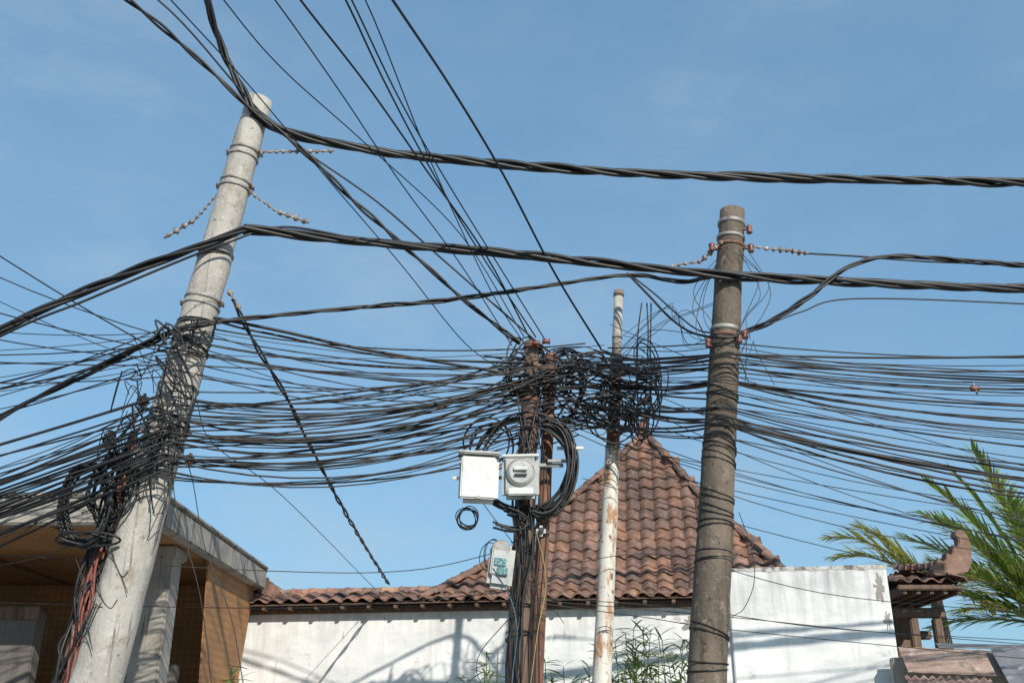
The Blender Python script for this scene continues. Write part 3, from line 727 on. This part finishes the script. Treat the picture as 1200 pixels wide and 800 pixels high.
# ---------------------------------------------------------------- vegetation
def leaf(V,Fc,Tt,p,d,l,w,c,droop=.3,seg=4):
    side=d.cross(Vector((0,0,1)))
    if side.length<.05: side=Vector((1,0,0))
    side=(side.normalized()+Vector((0,0,R(-.5,.5)))).normalized(); k0=len(V); q=p.copy(); dd=d.normalized()
    for i in range(seg+1):
        t=i/seg; ww=w*math.sin(math.pi*min(.98,(.12+.88*t)))**.7 if t<1 else .001
        V+= [q-side*ww*.5,q+side*ww*.5]; Tt+=[c,c]
        q=q+dd*(l/seg); dd=(dd+Vector((0,0,-droop/seg))).normalized()
    for i in range(seg): a=k0+2*i; Fc.append((a,a+1,a+3,a+2))
def frond(V,Fc,Tt,p,az,el,L,base,droop=1.0,ll=.62):
    d=Vector((math.cos(az)*math.cos(el),math.sin(az)*math.cos(el),math.sin(el))); n=32; q=p.copy(); pts=[]; dry=random.random()<.3
    for i in range(n):
        pts.append((q.copy(),d.copy())); q+=d*(L/n); d=(d+Vector((0,0,-droop/n*(.4+1.4*i/n)))).normalized()
    for i,(q,d) in enumerate(pts):
        if i<n-1:
            s=d.cross(Vector((0,0,1))).normalized(); w=.022*(1-i/n)+.004; k=len(V); q2=pts[i+1][0]
            V+=[q-s*w,q+s*w,q2+s*w,q2-s*w]; c=(.36,.34,.12); Tt+=[c]*4; Fc.append((k,k+1,k+2,k+3))
            k=len(V); upv=Vector((0,0,w)); V+=[q-upv,q+upv,q2+upv,q2-upv]; Tt+=[c]*4; Fc.append((k,k+1,k+2,k+3))
        if i<3: continue
        t=i/n; l=ll*(math.sin(math.pi*(.15+.8*t))**.6)
        for sgn in(-1,1):
            for h in range(2):
                if random.random()<.08: continue
                s=d.cross(Vector((0,0,1))).normalized()*sgn; qq=q+d*(L/n*h*.5)
                ld=(s*R(.5,.75)+d*.9+Vector((0,0,R(-.1,.4)))).normalized()
                j=R(.65,1.4); c=tuple(x*j for x in base)
                if random.random()<(.4 if dry else .15): c=(.42,.37,.12)
                leaf(V,Fc,Tt,qq,ld,l*R(.75,1.15),.034,c,R(.1,.8),4)
def palm(crown,fr,base,trunk=True):
    e=empty("palm_tree"); V=[];Fc=[];Tt=[]
    for (az,el,L,dr) in fr: frond(V,Fc,Tt,crown,az,el,L,base,dr)
    meshobj("fronds",V,Fc,M_leaf,e,False,Tt)
    pts=[Vector((crown.x+.35,crown.y+.2,0)),Vector((crown.x+.2,crown.y+.1,crown.z*.4)),Vector((crown.x+.02,crown.y,crown.z*.85)),crown]
    pipe("trunk",pts,[.2,.14,.12,.09],M_trunk,e,14,.01,8)
cr1=at(1240,735,15.5)
fr=[(math.radians(a),math.radians(el),L,dr) for a,el,L,dr in (
 (178,62,2.8,.6),(172,45,2.6,.6),(190,52,2.6,.7),(150,72,2.8,.6),(200,34,2.3,.7),(170,28,2.2,.6),(120,60,2.6,.9),(90,75,2.8,.8),(60,50,2.6,1),(20,45,2.6,1),(-20,50,2.6,1),(-60,45,2.4,1),(-100,55,2.3,1),(230,60,2.4,.9),(250,35,2.0,.9),(185,76,2.9,.5),(182,38,2.1,.5),(176,54,2.3,.4),(160,15,1.8,.6),(195,18,1.7,.5))]
palm(cr1,fr,(.21,.30,.06))
cr2=at(1095,690,18)
fr=[(math.radians(a),math.radians(el),L,dr) for a,el,L,dr in ((178,48,2.1,1.1),(184,36,1.9,.9),(172,56,1.7,.8),(90,30,1.4,1),(20,10,1.4,1),(-60,15,1.4,1),(230,20,1.2,1))]
palm(cr2,fr,(.42,.42,.12))
def shrub(cx0,cx1,ytop,Y,n,name="bamboo_shrub"):
    V=[];Fc=[];Tt=[]; e=empty(name); stems=Cables("stems",surf("green_stem",(.12,.15,.05),(.18,.20,.08),5),e)
    for i in range(n):
        px=R(cx0,cx1); top=at(px,ytop+R(0,55)+abs(px-(cx0+cx1)/2)*.35,Y+R(-.3,.3)); bx=top.x*1.0+R(-.25,.25)
        b_=Vector((bx,top.y+R(-.1,.1),.12)); md=b_.lerp(top,.6)+Vector((R(-.1,.1),0,0)); tip=top
        path=cr([b_,md,tip],8); stems.add(path,.005)
        for k in range(4,len(path)):
            for m_ in range(3):
                az=R(0,6.28); d=Vector((math.cos(az),math.sin(az)*.7,R(-.1,.8)))
                j=R(.7,1.5); c=(.15*j,.22*j,.065*j)
                leaf(V,Fc,Tt,path[k],d,R(.16,.30),.026,c,R(.3,1),3)
    meshobj("leaves",V,Fc,M_leaf,e,False,Tt)
shrub(690,805,730,12.2,32); shrub(500,700,755,12.2,36); shrub(255,285,778,12.5,5,"creeper_plant")
V=[];Fc=[];Tt=[]
for i in range(30):
    leaf(V,Fc,Tt,W(R(-.05,.18),-.2,3.3)+Vector((0,0,-R(0,.25))),Vector((R(-1,1),-.5,R(-.5,.8))),.12,.03,(.22,.26,.07),.5,3)
meshobj("wall_weed",V,Fc,M_leaf,None,False,Tt)

# ---------------------------------------------------------------- light
SUN_EL=math.radians(31); SUN_AZ=math.radians(157)  # clockwise from +Y
w=bpy.data.worlds.new("World"); scene.world=w; w.use_nodes=True; nt=w.node_tree
bg=nt.nodes["Background"]; sky=N(nt,"ShaderNodeTexSky"); sky.sky_type='NISHITA'; sky.sun_disc=False
sky.sun_elevation=SUN_EL; sky.sun_rotation=SUN_AZ; sky.air_density=1.0; sky.dust_density=.8; sky.ozone_density=1.5
tc=N(nt,"ShaderNodeTexCoord"); mp=N(nt,"ShaderNodeMapping"); mp.inputs["Scale"].default_value=(1.0,1.0,2.4); mp.inputs["Rotation"].default_value=(.2,.5,.3)
nt.links.new(tc.outputs["Generated"],mp.inputs[0])
n1=noise(nt,mp.outputs[0],2.2,12,.58); n2=noise(nt,mp.outputs[0],8,12,.65)
gm=N(nt,"ShaderNodeGamma"); nt.links.new(sky.outputs[0],gm.inputs[0]); gm.inputs[1].default_value=.45
hz=mix(nt,1.0,gm.outputs[0],(1.32,2.12,2.72),'MULTIPLY')
f=ramp(nt,mix(nt,.25,n1,n2),[(.38,(0,0,0)),(.50,(.10,.10,.10)),(.60,(.34,.34,.34)),(.72,(.62,.62,.62))])
col=mix(nt,f,hz,(3.6,4.5,5.2))
nt.links.new(col,bg.inputs[0]); bg.inputs[1].default_value=.13
sd=bpy.data.lights.new("sun",'SUN'); sd.energy=4.7; sd.angle=math.radians(.5); sd.color=(1,.93,.82)
so=bpy.data.objects.new("sun",sd); link(so)
sv=Vector((math.sin(SUN_AZ)*math.cos(SUN_EL),math.cos(SUN_AZ)*math.cos(SUN_EL),math.sin(SUN_EL)))
so.rotation_euler=sv.to_track_quat('Z','Y').to_euler()
scene.view_settings.view_transform='Standard'; scene.view_settings.look='None'; scene.view_settings.exposure=0
